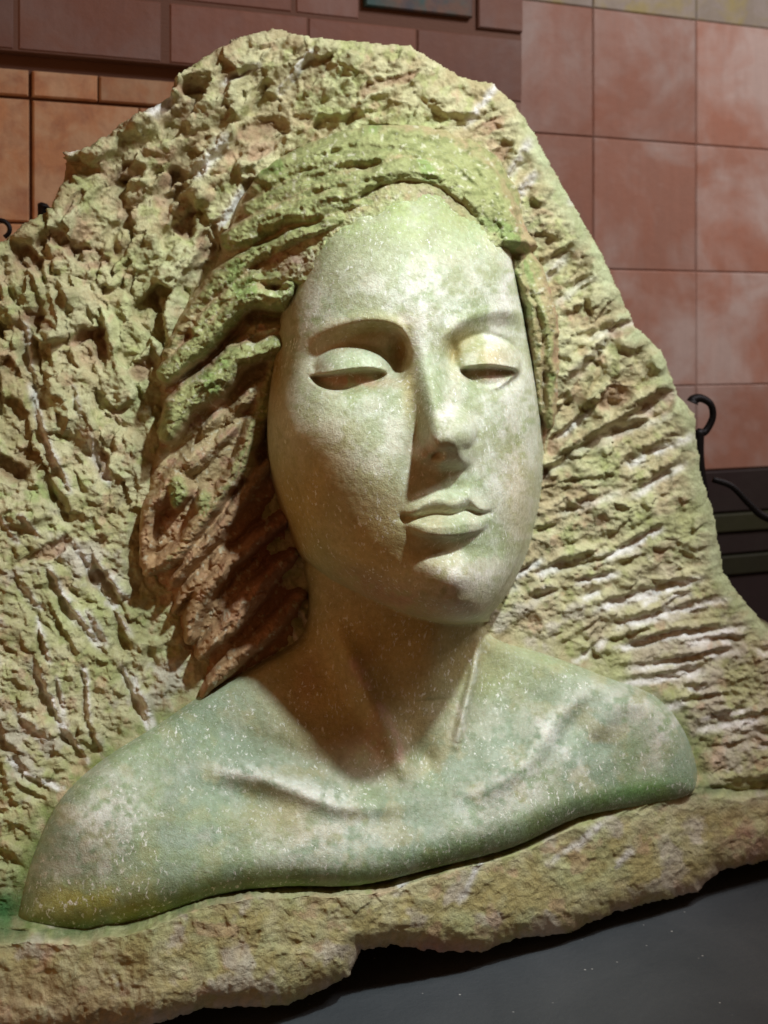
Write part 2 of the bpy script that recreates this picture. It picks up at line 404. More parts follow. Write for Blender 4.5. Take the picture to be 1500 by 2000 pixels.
    for u, v, a, b_, ang_, dep in [
        (270, 235, 60, 24, 30, 22), (60, 450, 42, 24, 25, 26), (185, 290, 44, 18, 20, 22), (385, 385, 26, 26, 0, 22), (240, 470, 28, 22, 0, 24), (350, 405, 22, 14, 0, 20), (300, 620, 44, 34, 0, 14),
        (420, 330, 26, 16, 30, 20), (1120, 600, 24, 12, 30, 14), (1245, 660, 46, 22, 10, 18), (1290, 700, 20, 26, 0, 18), (1080, 450, 26, 22, 0, 18), (1065, 375, 26, 18, 40, 16),
        (1170, 700, 20, 12, 20, 14), (1150, 790, 26, 14, 30, 16), (60, 1000, 50, 30, 0, 16), (720, 120, 80, 26, 0, 12), (880, 200, 60, 24, -20, 16), (530, 130, 50, 26, 40, 14), (180, 830, 50, 40, 0, 14)]:
        K = K+dep*sm(gauss(UU, VV, u, v, a, b_, ang_), 0.2, 0.8)*calm
    d = polysdf(ROCK, U+2.5*fbm(U, V, 18, 3, 77), V+2.5*fbm(U, V, 18, 3, 78), False)
    # broken rim: narrow bevel on top, wider undercut at the foot
    wdt = 16+14*sm(U, 900, 1100)*(V < 1300)+40*sm(t, 20, 60)
    R = 26+30*sm(t, 20, 60)+18*sm(U, 900, 1100)*(V < 1300)
    x = np.clip(1-d/wdt, 0, 1)
    K = K-R*(1-np.sqrt(np.clip(1-x*x, 0, 1)))-4*np.maximum(-d, 0)
    # foot: rest on the table
    return K, d, W_, t, db, PIT, D

U, V = grid(-230, 1650, 40, 2060, 2.6)
K, d, Wm, t, db, PIT, D = rock_height(U, V)
n1 = fbm(U, V, 130, 4, 61); n2 = fbm(U, V, 45, 4, 65); n3 = fbm(U, V, 22, 4, 69)
col = np.ones(U.shape+(3,))*C3(.57, .55, .34)
col = paint(col, sm(n1, -.1, .45), (.48, .52, .27), .8)
col = paint(col, sm(n2, .0, .45), (.46, .36, .21), .6)
col = paint(col, sm(n3, .15, .5), (.40, .45, .18), .6)
# grey-white lower right, mossier lower left, ochre foot
col = paint(col, gauss(U, V, 1380, 1330, 260, 260)*sm(n2, -.3, .3), (.56, .52, .44), .8)
col = paint(col, gauss(U, V, 100, 1250, 230, 330)*sm(n2, -.2, .4), (.36, .40, .17), .8)
col = paint(col, gauss(U, V, 40, 950, 150, 60)*sm(n3, -.2, .4), (.33, .42, .16), .8)
col = paint(col, sm(t, 10, 60)*sm(n2, -.5, .3), (.43, .38, .16), .8)
col = paint(col, sm(t, 10, 60)*gauss(U, V, 100, 1980, 200, 90), (.50, .40, .26), .8)
col = paint(col, sm(t, 10, 60)*sm(n3, .1, .45), (.46, .36, .18), .3)
col = paint(col, sm(fbm(U, V, 60, 4, 91), .22, .5)*sm(V, 900, 1100), (.60, .56, .50), .7)
col = paint(col, sm(fbm(U, V, 40, 4, 93), .28, .5), (.55, .36, .25), .5)
moss = np.exp(-(np.minimum(db, 0)/34)**2)*sm(V, 1300, 1420)*(1-sm(t, 2, 16))
col = paint(col, moss*sm(n3, -.6, .2), (.21, .28, .08), .85)
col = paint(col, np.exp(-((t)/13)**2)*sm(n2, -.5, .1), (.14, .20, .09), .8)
col = paint(col, gauss(U, V, 5, 1775, 45, 55), (.05, .16, .05), 1.0)
rim = np.exp(-(np.clip(d-6, 0, 1e9)/26)**2)*sm(U, 980, 1060)*(V < 1250)
col = paint(col, rim, (.46, .54, .33), .8)
foot = np.exp(-(np.clip(d, 0, 1e9)/16)**2)*sm(t, 40, 70)*sm(n2, -.1, .3)
col = paint(col, foot, (.62, .55, .48), .8)
col = paint(col, gauss(U, V, 1470, 1640, 70, 40)*sm(n3, -.3, .3), (.42, .22, .2), .7)
col = paint(col, gauss(U, V, 850, 1850, 110, 16), (.5, .27, .24), .7)
col = paint(col, sm(-(D+3*n3), 2, 16), (.45, .36, .22), .45)  # shade in the hollows painted in as brown
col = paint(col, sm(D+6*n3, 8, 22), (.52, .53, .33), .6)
col = paint(col, PIT*sm(n3, -.9, .3), (.40, .25, .17), .75)  # warm shade of the pits put into the colour
col = paint(col, Wm*1.3*sm(n3, -.6, -.1), (.86, .86, .86), 1)
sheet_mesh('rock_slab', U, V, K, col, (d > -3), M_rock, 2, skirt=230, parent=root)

# ------------------------------------------------------------------ the head under skin and hair
FC = [(700, 460, 225), (800, 560, 285), (800, 440, 238), (800, 360, 190), (900, 500, 262), (960, 510, 212), (600, 560, 168), (556, 650, 125), (650, 560, 222), (900, 400, 190), (700, 380, 180),
      (830, 650, 298), (720, 610, 282), (620, 640, 218), (930, 600, 268), (990, 610, 198), (1022, 700, 142), (832, 720, 272), (760, 700, 262), (600, 730, 188), (680, 740, 246), (545, 740, 112),
      (960, 720, 244), (900, 720, 262), (600, 830, 220), (680, 850, 262), (556, 830, 142), (760, 850, 276), (960, 830, 266), (1012, 830, 205), (1038, 860, 130), (860, 850, 284),
      (870, 950, 292), (870, 1010, 296), (780, 1000, 268), (950, 1000, 262), (1005, 980, 196), (700, 950, 256), (620, 950, 190), (575, 960, 118), (895, 1130, 304), (880, 1075, 280), (820, 1120, 270),
      (740, 1080, 238), (660, 1050, 178), (620, 1075, 110), (965, 1100, 222), (1005, 1075, 140), (760, 1150, 190), (900, 1175, 282), (850, 1185, 246), (700, 1130, 160), (1030, 1000, 130), (950, 1170, 200)]
def head_form(U, V):
    k = tps(FC, U, V, 0.3); lift = 40+70*sm(V, 500, 1150)
    return k+lift, lift
# outline of the bare face: above it the hair crust grows over the same head
FACEVIS = [(528, 900), (523, 830), (528, 750), (538, 660), (552, 595), (584, 540), (604, 505), (645, 478), (700, 450), (755, 422), (800, 403), (855, 408), (905, 436), (950, 474), (990, 526),
           (1012, 600), (1038, 730), (1050, 900), (1000, 1150), (880, 1220), (600, 1100)]
# ------------------------------------------------------------------ HAIR
U, V = grid(262, 1116, 225, 1370, 2.0)
HAIR = [(1062, 880), (1040, 920), (900, 920), (700, 1000), (640, 1180), (590, 1246), (500, 1300), (402, 1356), (392, 1290), (350, 1235), (330, 1165), (282, 1115), (277, 1010),
        (290, 910), (318, 830), (306, 745), (326, 660), (372, 580), (430, 505), (455, 430), (480, 375), (530, 326), (600, 288), (690, 254), (770, 246),
        (850, 246), (915, 272), (968, 312), (1000, 370), (1012, 440), (1050, 510), (1082, 590), (1096, 690), (1092, 790), (1066, 850)]
Kc = [(790, 250, 110), (790, 300, 190), (790, 360, 225), (790, 420, 240), (690, 262, 90), (690, 340, 200), (690, 420, 225), (600, 300, 80), (600, 400, 165), (620, 470, 190), (530, 340, 70), (520, 430, 110), (560, 500, 130), (900, 290, 110), (900, 350, 190), (940, 420, 172),
      (985, 400, 112), (1000, 480, 90), (1030, 560, 100), (1056, 700, 88), (1058, 800, 70), (450, 560, 80), (500, 600, 95), (420, 680, 75), (500, 700, 75), (350, 740, 60), (350, 850, 65), (450, 850, 75), (510, 900, 50),
      (300, 1000, 55), (380, 1000, 75), (480, 1000, 60), (550, 1040, 25), (400, 1120, 75), (500, 1130, 55), (580, 1130, 5), (350, 1180, 50), (430, 1230, 60), (530, 1220, 45), (410, 1330, 45), (800, 900, 30), (700, 700, 60), (900, 700, 60)]
K0 = tps(Kc, U, V)
dh = polysdf(HAIR, U, V)
wu = 7*fbm(U, V, 45, 4, 103)+2.5*fbm(U, V, 12, 3, 105); wv = 7*fbm(U, V, 45, 4, 108)+2.5*fbm(U, V, 12, 3, 109)
UU, VV = U+wu, V+wv
STR = [
 ([(1000, 470), (975, 405), (935, 350), (870, 305), (800, 285), (700, 285), (600, 312), (520, 350)], 36, 26, 1),
 ([(968, 440), (925, 385), (865, 338), (800, 325), (740, 345), (680, 385)], 27, 26, 1),
 ([(1012, 470), (1006, 390), (975, 325), (915, 285)], 15, 16, .6),
 ([(1040, 600), (1020, 520), (1010, 430), (985, 360)], 13, 20, .3),
 ([(655, 384), (600, 404), (545, 425), (470, 462), (450, 470)], 28, 30, 1),
 ([(740, 340), (650, 350), (560, 372), (490, 408)], 18, 16, .9),
 ([(640, 318), (560, 345), (500, 372)], 16, 18, .7),
 ([(665, 425), (620, 440), (575, 458), (505, 492), (440, 540), (400, 575)], 19, 24, .9),
 ([(720, 395), (660, 402), (600, 425), (530, 452)], 13, 20, .9), ([(700, 355), (640, 362), (590, 385), (530, 410)], 12, 22, .8), ([(780, 300), (700, 308), (620, 335), (560, 362)], 13, 22, .8),
 ([(470, 500), (430, 530), (395, 575), (370, 620)], 11, 18, .5), ([(470, 560), (430, 600), (400, 650), (345, 715)], 12, 20, .7),
 ([(562, 568), (535, 585), (490, 578), (440, 622), (385, 680), (325, 730)], 25, 36, 1),
 ([(535, 538), (485, 548), (430, 590), (385, 640)], 18, 24, .8),
 ([(520, 500), (450, 520), (400, 580), (360, 640), (330, 690)], 15, 18, .5),
 ([(545, 640), (490, 655), (430, 705), (390, 740)], 13, 8, .1),
 ([(545, 672), (465, 700), (415, 748), (362, 780), (330, 842)], 29, 38, 1),
 ([(545, 730), (490, 770), (450, 830), (400, 890), (345, 930)], 14, 12, .1),
 ([(545, 690), (525, 760), (498, 840), (470, 905), (440, 950)], 19, 24, .7),
 ([(420, 820), (400, 855), (368, 895), (322, 955), (288, 1010), (282, 1100)], 16, 18, .2),
 ([(500, 833), (460, 917), (417, 987), (380, 1033), (345, 1080), (296, 1110)], 17, 26, .4),
 ([(530, 900), (483, 960), (433, 1027), (387, 1077), (340, 1130)], 15, 16, .1),
 ([(560, 1010), (483, 1070), (417, 1130), (385, 1190), (372, 1240)], 17, 24, .15),
 ([(570, 1080), (500, 1155), (450, 1217), (395, 1270)], 20, 26, .1),
 ([(590, 1160), (533, 1222), (467, 1285), (402, 1345)], 17, 20, 0),
 ([(440, 1080), (410, 1110), (370, 1150), (345, 1190)], 11, 14, .2),
 ([(350, 940), (346, 975)], 26, 30, .9), ([(405, 965), (398, 1000)], 20, 26, .8), ([(490, 890), (478, 925)], 18, 20, .7),
 ([(1008, 500), (1032, 590), (1050, 680), (1056, 800)], 12, 18, .5), ([(1020, 500), (1050, 580), (1068, 660), (1078, 740), (1070, 830)], 12, 22, .6), ([(1000, 440), (1032, 500), (1062, 570), (1080, 650)], 11, 18, .4),
]
fade = 1-0.9*gauss(U, V, 745, 412, 90, 42)
fade2 = 1-0.8*gauss(U, V, 985, 455, 60, 60)-0.35*gauss(U, V, 860, 330, 90, 60)
K0 = K0+8*gauss(U, V, 800, 400, 210, 120)+26*gauss(U, V, 560, 600, 90, 120)
hf, _ = head_form(U, V)
sv = -polysdf(FACEVIS, U+9*fbm(U, V, 34, 4, 301), V+14*fbm(U, V, 34, 4, 305))
cover = hf-7+8*sm(sv, -10, 40)-0.9*np.maximum(sv-60, 0)-260*sm(V, 545, 620)-500*sm(U, 955, 1005)*sm(V, 470, 540)-400*(1-sm(V, 300, 330))
K0 = smax(K0, cover, 10)
K0 = K0-8
KH = K0-16+6*fbm(U, V, 30, 4, 121); mossy = np.zeros_like(U); lam = np.zeros_like(U)
for P, r, lift, mo in STR:
    P = np.array(P, float)
    m = (U > P[:, 0].min()-r*2-20) & (U < P[:, 0].max()+r*2+20) & (V > P[:, 1].min()-r*2-20) & (V < P[:, 1].max()+r*2+20)
    dd = np.full(U.shape, 1e3); tt = np.zeros(U.shape); sd = np.zeros(U.shape)
    a, b, c = polyline(P, UU[m], VV[m]); dd[m] = a; tt[m] = b; sd[m] = c
    rr = r*(0.72+0.5*np.sin(np.pi*np.clip(tt, 0.05, .95))**0.7)+2.5*fbm(U, V, 25, 3, 130+r)
    x = np.clip(dd/np.maximum(rr, 3), 0, 1)
    groove = 2.6*np.sin(dd*sd*0.55+3*fbm(U, V, 40, 2, 150+r))*(1-x)
    h = K0-16+(lift*1.55*fade*fade2+16)*np.sqrt(1-x*x)+groove*0.8+(8 if r < 30 else 15)*(1-x**4)*(vnoise(dd*sd/6.5, tt*7, r)+0.5*vnoise(dd*sd/3.2, tt*13, r+3))*(0.4+0.6*fade)
    h = np.where(x >= 1, -999, h)
    mossy = np.where(h > KH, mo*(1-x*x), mossy)
    KH = np.where(h > KH-8, smax(h, KH, 7), KH)
# cuts between the locks
for P, r, dep in [([(620, 290), (700, 272), (790, 268), (860, 290)], 4, 9), ([(840, 262), (900, 290), (955, 345), (985, 410)], 4, 12), ([(600, 380), (680, 360), (740, 350)], 5, 12), ([(650, 300), (760, 300), (850, 318), (905, 360)], 5, 10), ([(560, 345), (650, 325), (740, 318)], 5, 12), ([(985, 330), (1010, 400), (1020, 480)], 6, 16), ([(700, 262), (600, 300), (530, 345)], 6, 12), ([(720, 385), (770, 372), (820, 375), (870, 405), (910, 440)], 15, 34), ([(905, 300), (935, 350), (960, 400)], 5, 16), ([(620, 432), (560, 450), (500, 478)], 8, 22),
                  ([(610, 495), (560, 505), (520, 535)], 16, 30), ([(545, 615), (480, 620), (430, 670), (370, 735)], 13, 30), ([(540, 655), (500, 665)], 10, 18), ([(500, 800), (440, 830), (380, 860), (330, 880)], 12, 26),
                  ([(455, 960), (420, 1020), (380, 1060)], 7, 18), ([(560, 950), (500, 1030), (440, 1080), (400, 1120)], 9, 22), ([(420, 1170), (480, 1100), (540, 1060)], 7, 18)]:
    dd, tt, sd = polyline(P, UU, VV)
    KH = KH-dep*np.exp(-(dd/r)**2)
ang = angle_field(U, V)*0+math.radians(40)
f2, e2 = facets(UU, VV, 18, 33, ang, 2.2, 5, 3.6)
rough_ = 1-0.55*gauss(U, V, 800, 340, 220, 110)
KH = blur(KH, 1)
KH = np.maximum(KH, cover+3*fbm(U, V, 16, 4, 307))
KH += f2*rough_*0.3+4*fbm(U, V, 18, 4, 161)*rough_+1.5*fbm(U, V, 5, 2, 165)-4*np.abs(fbm(U*.6+V*.5, V*.9-U*.5, 13, 3, 167))
x = np.clip(1-dh/26, 0, 1)
KH = KH-34*(1-np.sqrt(np.clip(1-x*x, 0, 1)))-4*np.maximum(-dh, 0)
n1 = fbm(U, V, 60, 4, 171); n2 = fbm(U, V, 20, 4, 175)
col = np.ones(U.shape+(3,))*C3(.42, .34, .19)
col = paint(col, sm(n2, 0, .5), (.42, .24, .17), .7)
col = paint(col, sm(mossy+0.3*n2, .25, .8), (.32, .37, .15), .85)
col = paint(col, gauss(U, V, 780, 330, 260, 110)*sm(n2, -.7, .1), (.32, .35, .16), .75)
col = paint(col, sm(n1, .25, .5)*sm(mossy, .2, .6), (.20, .34, .09), .6)
col = paint(col, np.exp(-(sv/34)**2)*(V < 620)*sm(n2, -.8, .1), (.37, .44, .21), .95)
col = paint(col, sm(V, 880, 1080)*(1-sm(mossy, .3, .8)), (.44, .25, .13), .65)
col = paint(col, gauss(U, V, 540, 1080, 90, 200), (.33, .15, .10), .8)  # shadow of the head painted into the locks behind the jaw
col = paint(col, (gauss(U, V, 850, 392, 50, 16, -20)+gauss(U, V, 575, 515, 40, 24))*sm(n2, -.5, .3), (.44, .29, .26), .8)
col = paint(col, sm(fbm(U*.7, V*1.4, 11, 3, 183), .12, .4)*sm(mossy, .1, .5), (.19, .22, .08), .65)
col = paint(col, sm(fbm(U, V, 9, 3, 181), .35, .6), (.66, .66, .52), .6)
sheet_mesh('hair', U, V, KH, col, (dh > -14), M_hair, 4, parent=root)

# ------------------------------------------------------------------ FACE, NECK AND SHOULDERS (one continuous surface)
U, V = grid(20, 1372, 330, 1836, 2.0)
KF, LIFT = head_form(U, V)

svf = -polysdf(FACEVIS, U+9*fbm(U, V, 34, 4, 301), V+14*fbm(U, V, 34, 4, 305))
SINK = 34*sm(svf, -4, 42)*(V < 640)
# brows and sockets
bl = curve1([(560, 700), (590, 676), (620, 656), (660, 638), (710, 629), (755, 632), (785, 648), (800, 680)], U)
cl = curve1([(560, 760), (600, 770), (680, 795), (760, 770), (800, 740)], U)
win = sm(U, 572, 640)*(1-sm(U, 782, 806))
sock = sm(V-bl, -3, 17+22*(1-sm(U, 640, 760)))*(1-sm(V-cl, -62, 4))*win
KF -= sock*(22+26*sm(U, 640, 775))
KF -= 26*gauss(U, V, 780, 695, 18, 38)
KF += 7*np.exp(-((V-bl+7)/12)**2)*win
br = curve1([(850, 700), (868, 665), (900, 634), (950, 616), (1000, 612), (1040, 640)], U)
cr = curve1([(860, 740), (900, 765), (955, 785), (1010, 765), (1040, 740)], U)
winr = sm(U, 858, 884)*(1-sm(U, 1000, 1040))
sockr = sm(V-br, -6, 32)*(1-sm(V-cr, -58, 2))*winr
KF -= sockr*26
KF -= 16*gauss(U, V, 882, 688, 16, 26)
KF += 5*np.exp(-((V-br+6)/12)**2)*winr
# eyeballs under their lids
def ball(K, u, v, a, b, top, k=6, rot=0):
    c, s = math.cos(math.radians(rot)), math.sin(math.radians(rot))
    x = ((U-u)*c-(V-v)*s)/a; y = ((U-u)*s+(V-v)*c)/b
    q = np.sqrt(np.clip(1-x*x-y*y, 0, 1))
    return np.where(x*x+y*y < 1.0, smax(K, (top(U, V)+LIFT-60+60*q), k), K)
lid0 = lambda U, V: 254+(U-690)*0.16-((U-690)/90)**2*12
lid1 = lambda U, V: 259-(U-950)*0.32
bd0 = curve1([(560, 740), (602, 737), (650, 763), (680, 766), (710, 758), (757, 731), (800, 715)], U)
bd1 = curve1([(860, 715), (898, 724), (915, 742), (945, 756), (975, 751), (1010, 727), (1040, 715)], U)
K1 = ball(KF, 696, 722, 82, 54, lid0, 12); m0 = 1-sm(V-bd0, -4, 14); KF = KF*(1-m0)+K1*m0
K1 = ball(KF, 952, 717, 64, 58, lid1, 9); m0 = 1-sm(V-bd1, -4, 14); KF = KF*(1-m0)+K1*m0
# crease over the lids
dd, tt, sd = polyline([(604, 716), (630, 694), (668, 676), (708, 672), (742, 684), (768, 712)], U, V)
KF -= 6*np.exp(-(dd/5)**2)*sm(tt, .3, .8)
dd, tt, sd = polyline([(884, 708), (892, 680), (915, 660), (950, 652), (985, 668), (1008, 700)], U, V)
KF -= 9*np.exp(-(dd/5)**2)
# openings
def opening(K, up, lo, u0, u1, dep_top, dep_low):
    a = curve1(up, U); b = curve1(lo, U)
    inn = (U > u0) & (U < u1)
    t = (V-a)/np.maximum(b-a, 1)
    cut = (dep_top+(dep_low-dep_top)*np.clip(t, 0, 1))*sm(V-a, -1, 3)*(1-sm(V-b, -2, 2.5))*sm(np.minimum(U-u0, u1-U), 0, 12)
    K = K-np.where(inn, cut, 0)
    rim = np.where(inn, 5.5*np.exp(-((V-a+5)/5)**2)*sm(np.minimum(U-u0, u1-U), -2, 14), 0)
    low = np.where(inn, 2.5*np.exp(-((V-b-5)/5)**2)*sm(np.minimum(U-u0, u1-U), -2, 18), 0)
    return K+rim+low
KF = opening(KF, [(590, 737), (602, 736), (630, 734), (660, 728), (690, 723), (720, 721), (740, 724), (757, 730), (770, 733)],
             [(590, 737), (602, 737), (625, 752), (650, 763), (680, 765), (710, 757), (740, 744), (757, 731), (770, 732)], 600, 759, 37, 16)
KF = opening(KF, [(885, 723), (898, 722), (920, 718), (950, 715), (980, 718), (1010, 724), (1025, 726)],
             [(885, 723), (898, 724), (915, 742), (945, 756), (975, 751), (1010, 727), (1025, 727)], 896, 1013, 32, 18)
# nose
vr = [600, 650, 700, 750, 800, 840, 856, 866, 878, 890, 900, 907, 916, 960]
ur = np.interp(V, vr, [822, 826, 834, 844, 856, 868, 873, 877, 880, 884, 884, 884, 884, 884])
hp = np.interp(V, vr, [0, 6, 24, 48, 77, 103, 109, 105, 92, 77, 65, 52, 18, 0])
wl = np.interp(V, vr, [30, 36, 44, 50, 56, 62, 66, 68, 68, 66, 62, 58, 54, 50])
wr = np.interp(V, vr, [26, 26, 27, 29, 35, 43, 47, 48, 49, 48, 47, 46, 44, 42])
ur = blur(ur, 3); hp = blur(hp, 2); wl = blur(wl, 3); wr = blur(wr, 3)
x = np.where(U < ur, (ur-U)/wl, (U-ur)/wr)
p0 = np.interp(V, [600, 800, 862, 900], [.1, .12, .34, .4])
prof = 0.5*(1-sm(x, p0, 1.0))+0.5*(1-np.clip((x-p0)/(.94-p0), 0, 1))
prof = blur(prof, 2)
KN = hp*prof
wing = 50*np.sqrt(np.clip(1-((U-841)/34)**2-((V-881)/28)**2, 0, 1))
wing2 = 56*np.sqrt(np.clip(1-((U-903)/27)**2-((V-876)/26)**2, 0, 1))
tip = 118*np.sqrt(np.clip(1-((U-882)/49)**2-((V-846)/49)**2, 0, 1))
tip = np.where(tip > 0, tip, 0)
KN = smax(KN, blur(wing, 3), 22); KN = smax(KN, blur(wing2, 4), 20); KN = smax(KN, blur(tip, 1), 14)
KN -= 3.2
KN = KN-34*gauss(U, V, 854, 889, 11, 7, 25)
KF = KF+np.where(KN > 0, KN, 0)
# cheek fold beside the nose and philtrum
KF -= 4*gauss(U, V, 800, 905, 16, 40, -20)
KF -= 5*gauss(U, V, 885, 950, 10, 26)
# lips
vt = curve1([(770, 1010), (786, 1006), (808, 997), (835, 980), (860, 976), (884, 982), (902, 976), (916, 970), (930, 986), (945, 997), (960, 998), (975, 998)], U)
vm = curve1([(770, 1014), (786, 1013), (820, 1011), (850, 1005), (885, 1006), (912, 998), (935, 1004), (958, 1003), (975, 1002)], U)
vb = curve1([(770, 1016), (786, 1022), (806, 1040), (840, 1051), (880, 1053), (915, 1048), (945, 1034), (960, 1010), (975, 1003)], U)
wm = sm(U, 778, 815)*(1-sm(U, 936, 966))
up = np.where(V < vt, np.exp(-((V-vt)/15)**2), 1-sm((V-vt)/np.maximum(vm-vt, 4), 0, 1)*0.95)
up = up*(1-sm(V-vm, -2, 4))
KF += 17*up*wm
tl = (V-vm)/np.maximum(vb-vm, 6)
low = sm(tl, -0.02, 0.5)*(1-sm(tl, 0.78, 1.12))
KF += (25*low)*sm(U, 784, 835)*(1-sm(U, 925, 963))
KF -= 9*np.exp(-((V-vm)/3.5)**2)*sm(U, 780, 795)*(1-sm(U, 950, 962))
KF -= 7*gauss(U, V, 789, 1012, 11, 8)+6*gauss(U, V, 956, 1001, 9, 7)
KF -= 13*gauss(U, V, 868, 1076, 62, 18)
KF += 15*gauss(U, V, 903, 1130, 50, 34)
KF -= 3*gauss(U, V, 700, 975, 60, 80, 25)
KF += 3*gauss(U, V, 625, 835, 60, 50)
KF -= 7*gauss(U, V, 808, 862, 9, 26, -15)
KF = blur(KF, 1)
dH = polysdf(HEAD, U, V)
wL = np.interp(U, [520, 700, 950, 1050], [58, 60, 34, 26])+0*V
RL = np.interp(U, [520, 700, 950, 1050], [120, 90, 90, 90])+0*V
x = np.clip(1-dH/wL, 0, 1)
KF = KF-RL*(1-np.sqrt(np.clip(1-x*x, 0, 1)))-8*np.maximum(-dH, 0)
KF = KF-SINK      # the forehead runs under the crust of hair
BC = [(600, 1120, 60), (600, 1220, 45), (680, 1200, 125), (770, 1230, 148), (860, 1230, 146), (925, 1225, 92), (700, 1100, 120), (850, 1100, 140), (700, 1300, 138), (760, 1380, 140), (840, 1350, 140), (905, 1340, 92), (560, 1300, 75),
      (450, 1380, 75), (350, 1440, 80), (680, 1420, 128), (770, 1480, 136), (850, 1470, 128), (800, 1560, 158), (600, 1600, 186), (400, 1560, 150), (250, 1540, 118), (150, 1640, 118), (90, 1740, 100), (300, 1680, 176), (500, 1680, 200),
      (750, 1650, 205), (900, 1590, 198), (1050, 1510, 168), (1150, 1440, 136), (1250, 1410, 128), (1300, 1480, 122), (1100, 1340, 88), (1000, 1290, 52), (1250, 1520, 130), (950, 1400, 110), (550, 1450, 120), (980, 1260, 36)]
KB = tps(BC, U, V, 0.3)
KB -= 34*gauss(U, V, 780, 1380, 190, 190)
# throat, neck cords, collar bones, hollows
def ridge(P, r, h, taper=True):
    dd, tt, sd = polyline(P, U, V)
    e = np.sin(np.pi*np.clip(tt, 0.03, 0.97))**0.6 if taper else 1
    return h*np.exp(-(dd/r)**2)*e
KB += ridge([(938, 1235), (925, 1310), (905, 1390), (890, 1455)], 9, 24)
KB += ridge([(640, 1200), (690, 1300), (735, 1390), (785, 1490), (820, 1540)], 26, 28)
KB += ridge([(850, 1215), (845, 1300), (850, 1370)], 40, 14)
KB -= ridge([(930, 1240), (960, 1330), (930, 1440)], 22, 10)
KB -= gauss(U, V, 830, 1490, 26, 36)*24
KB += ridge([(420, 1500), (500, 1512), (580, 1540), (660, 1570), (760, 1572), (815, 1560)], 24, 22)
KB -= gauss(U, V, 480, 1560, 70, 26, -15)*15
KB -= gauss(U, V, 560, 1470, 120, 28, -20)*12
KB += ridge([(880, 1545), (950, 1535), (1030, 1480), (1085, 1400), (1150, 1340)], 25, 20)
KB -= gauss(U, V, 1118, 1420, 20, 42, -25)*15
KB -= gauss(U, V, 1170, 1455, 26, 24, 0)*9
KB += ridge([(1150, 1440), (1210, 1380), (1260, 1370)], 26, 10)
KB -= gauss(U, V, 1000, 1400, 50, 80, -30)*10
KB += gauss(U, V, 180, 1610, 110, 80, 40)*10
KB += 1.5*fbm(U, V, 80, 3, 201)
dB = polysdf(BUST, U, V)
wB = 30+34*sm(V, 1480, 1650)+0*U
RB = 34+24*sm(V, 1500, 1650)
x = np.clip(1-dB/wB, 0, 1)
KB = KB-RB*(1-np.sqrt(np.clip(1-x*x, 0, 1)))-5*np.maximum(-dB, 0)
KB = np.where(V < 1080, KB-(1080-V)*2, KB)
KK = smax(KF, KB, 16)
KK += 0.5*fbm(U, V, 14, 3, 211)
# ---- colours of the stone, with some shade and highlights painted in
n1 = fbm(U, V, 110, 4, 221); n2 = fbm(U, V, 40, 4, 225); n3 = fbm(U, V, 14, 4, 229)
col = np.ones(U.shape+(3,))*C3(.43, .47, .31)
low = sm(V, 1230, 1400)
col = col*(1-low[..., None])+C3(.29, .38, .28)*low[..., None]
col = paint(col, sm(n1, -.1, .4), (.33, .42, .24), .6)
col = paint(col, sm(n2, .0, .45), (.50, .46, .28), .5)
whit = 0.75*(gauss(U, V, 810, 590, 210, 100)+gauss(U, V, 980, 850, 90, 280)+gauss(U, V, 690, 850, 140, 110, -20))
col = paint(col, np.clip(whit, 0, 1)*sm(n2+0.6*n3, -.5, .3)*(1-0.6*low), (.76, .80, .75), .9)
col = paint(col, low*sm(fbm(U, V, 80, 4, 233)+0.7*n3, .0, .6), (.52, .56, .48), .55)
face = sm(dH, 0, 30)
# chalky right side of face, nose ridge, brow, chin; painted collar-bone highlights
for u, v, a, b, g, k in [(1005, 860, 40, 150, 0, .7), (905, 1130, 60, 24, 0, .95), (870, 810, 18, 50, -20, .8), (820, 600, 40, 110, -10, .5), (600, 620, 40, 90, 0, .5), (990, 560, 16, 90, -10, .6),
                         (880, 1130, 90, 40, 0, .5), (570, 830, 30, 80, 0, .4), (480, 1510, 60, 12, -10, .5), (620, 1555, 70, 14, -20, .6), (1070, 1430, 14, 70, 40, .6), (1240, 1380, 60, 50, 0, .5), (1290, 1440, 24, 70, -20, .6),
                         (900, 1400, 5, 60, 15, .6), (1000, 1540, 130, 60, 25, .5), (220, 1590, 110, 60, 30, .45), (660, 1690, 140, 10, 0, .5), (160, 1690, 90, 30, 0, .4), (620, 1640, 160, 60, 0, .4)]:
    col = paint(col, gauss(U, V, u, v, a, b, g)*sm(n3, -.6, .3), (.80, .80, .78), min(1, k*1.25))
# green moss film
for u, v, a, b, g, k in [(660, 800, 70, 24, 0, .5), (400, 1620, 130, 70, 0, .55), (620, 470, 60, 30, 0, .5), (380, 1450, 120, 60, 20, .5), (1000, 1330, 80, 60, 0, .55), (860, 1580, 60, 50, 0, .3), (1020, 820, 20, 60, 0, .3), (300, 1690, 120, 40, 0, .5), (1120, 1280, 90, 40, 0, .3)]:
    col = paint(col, gauss(U, V, u, v, a, b, g)*sm(n2, -.6, .3), (.30, .40, .19), k)
col = paint(col, gauss(U, V, 760, 415, 240, 75, 0)*sm(n2+.4*n3, -.7, .2), (.36, .44, .19), .9)
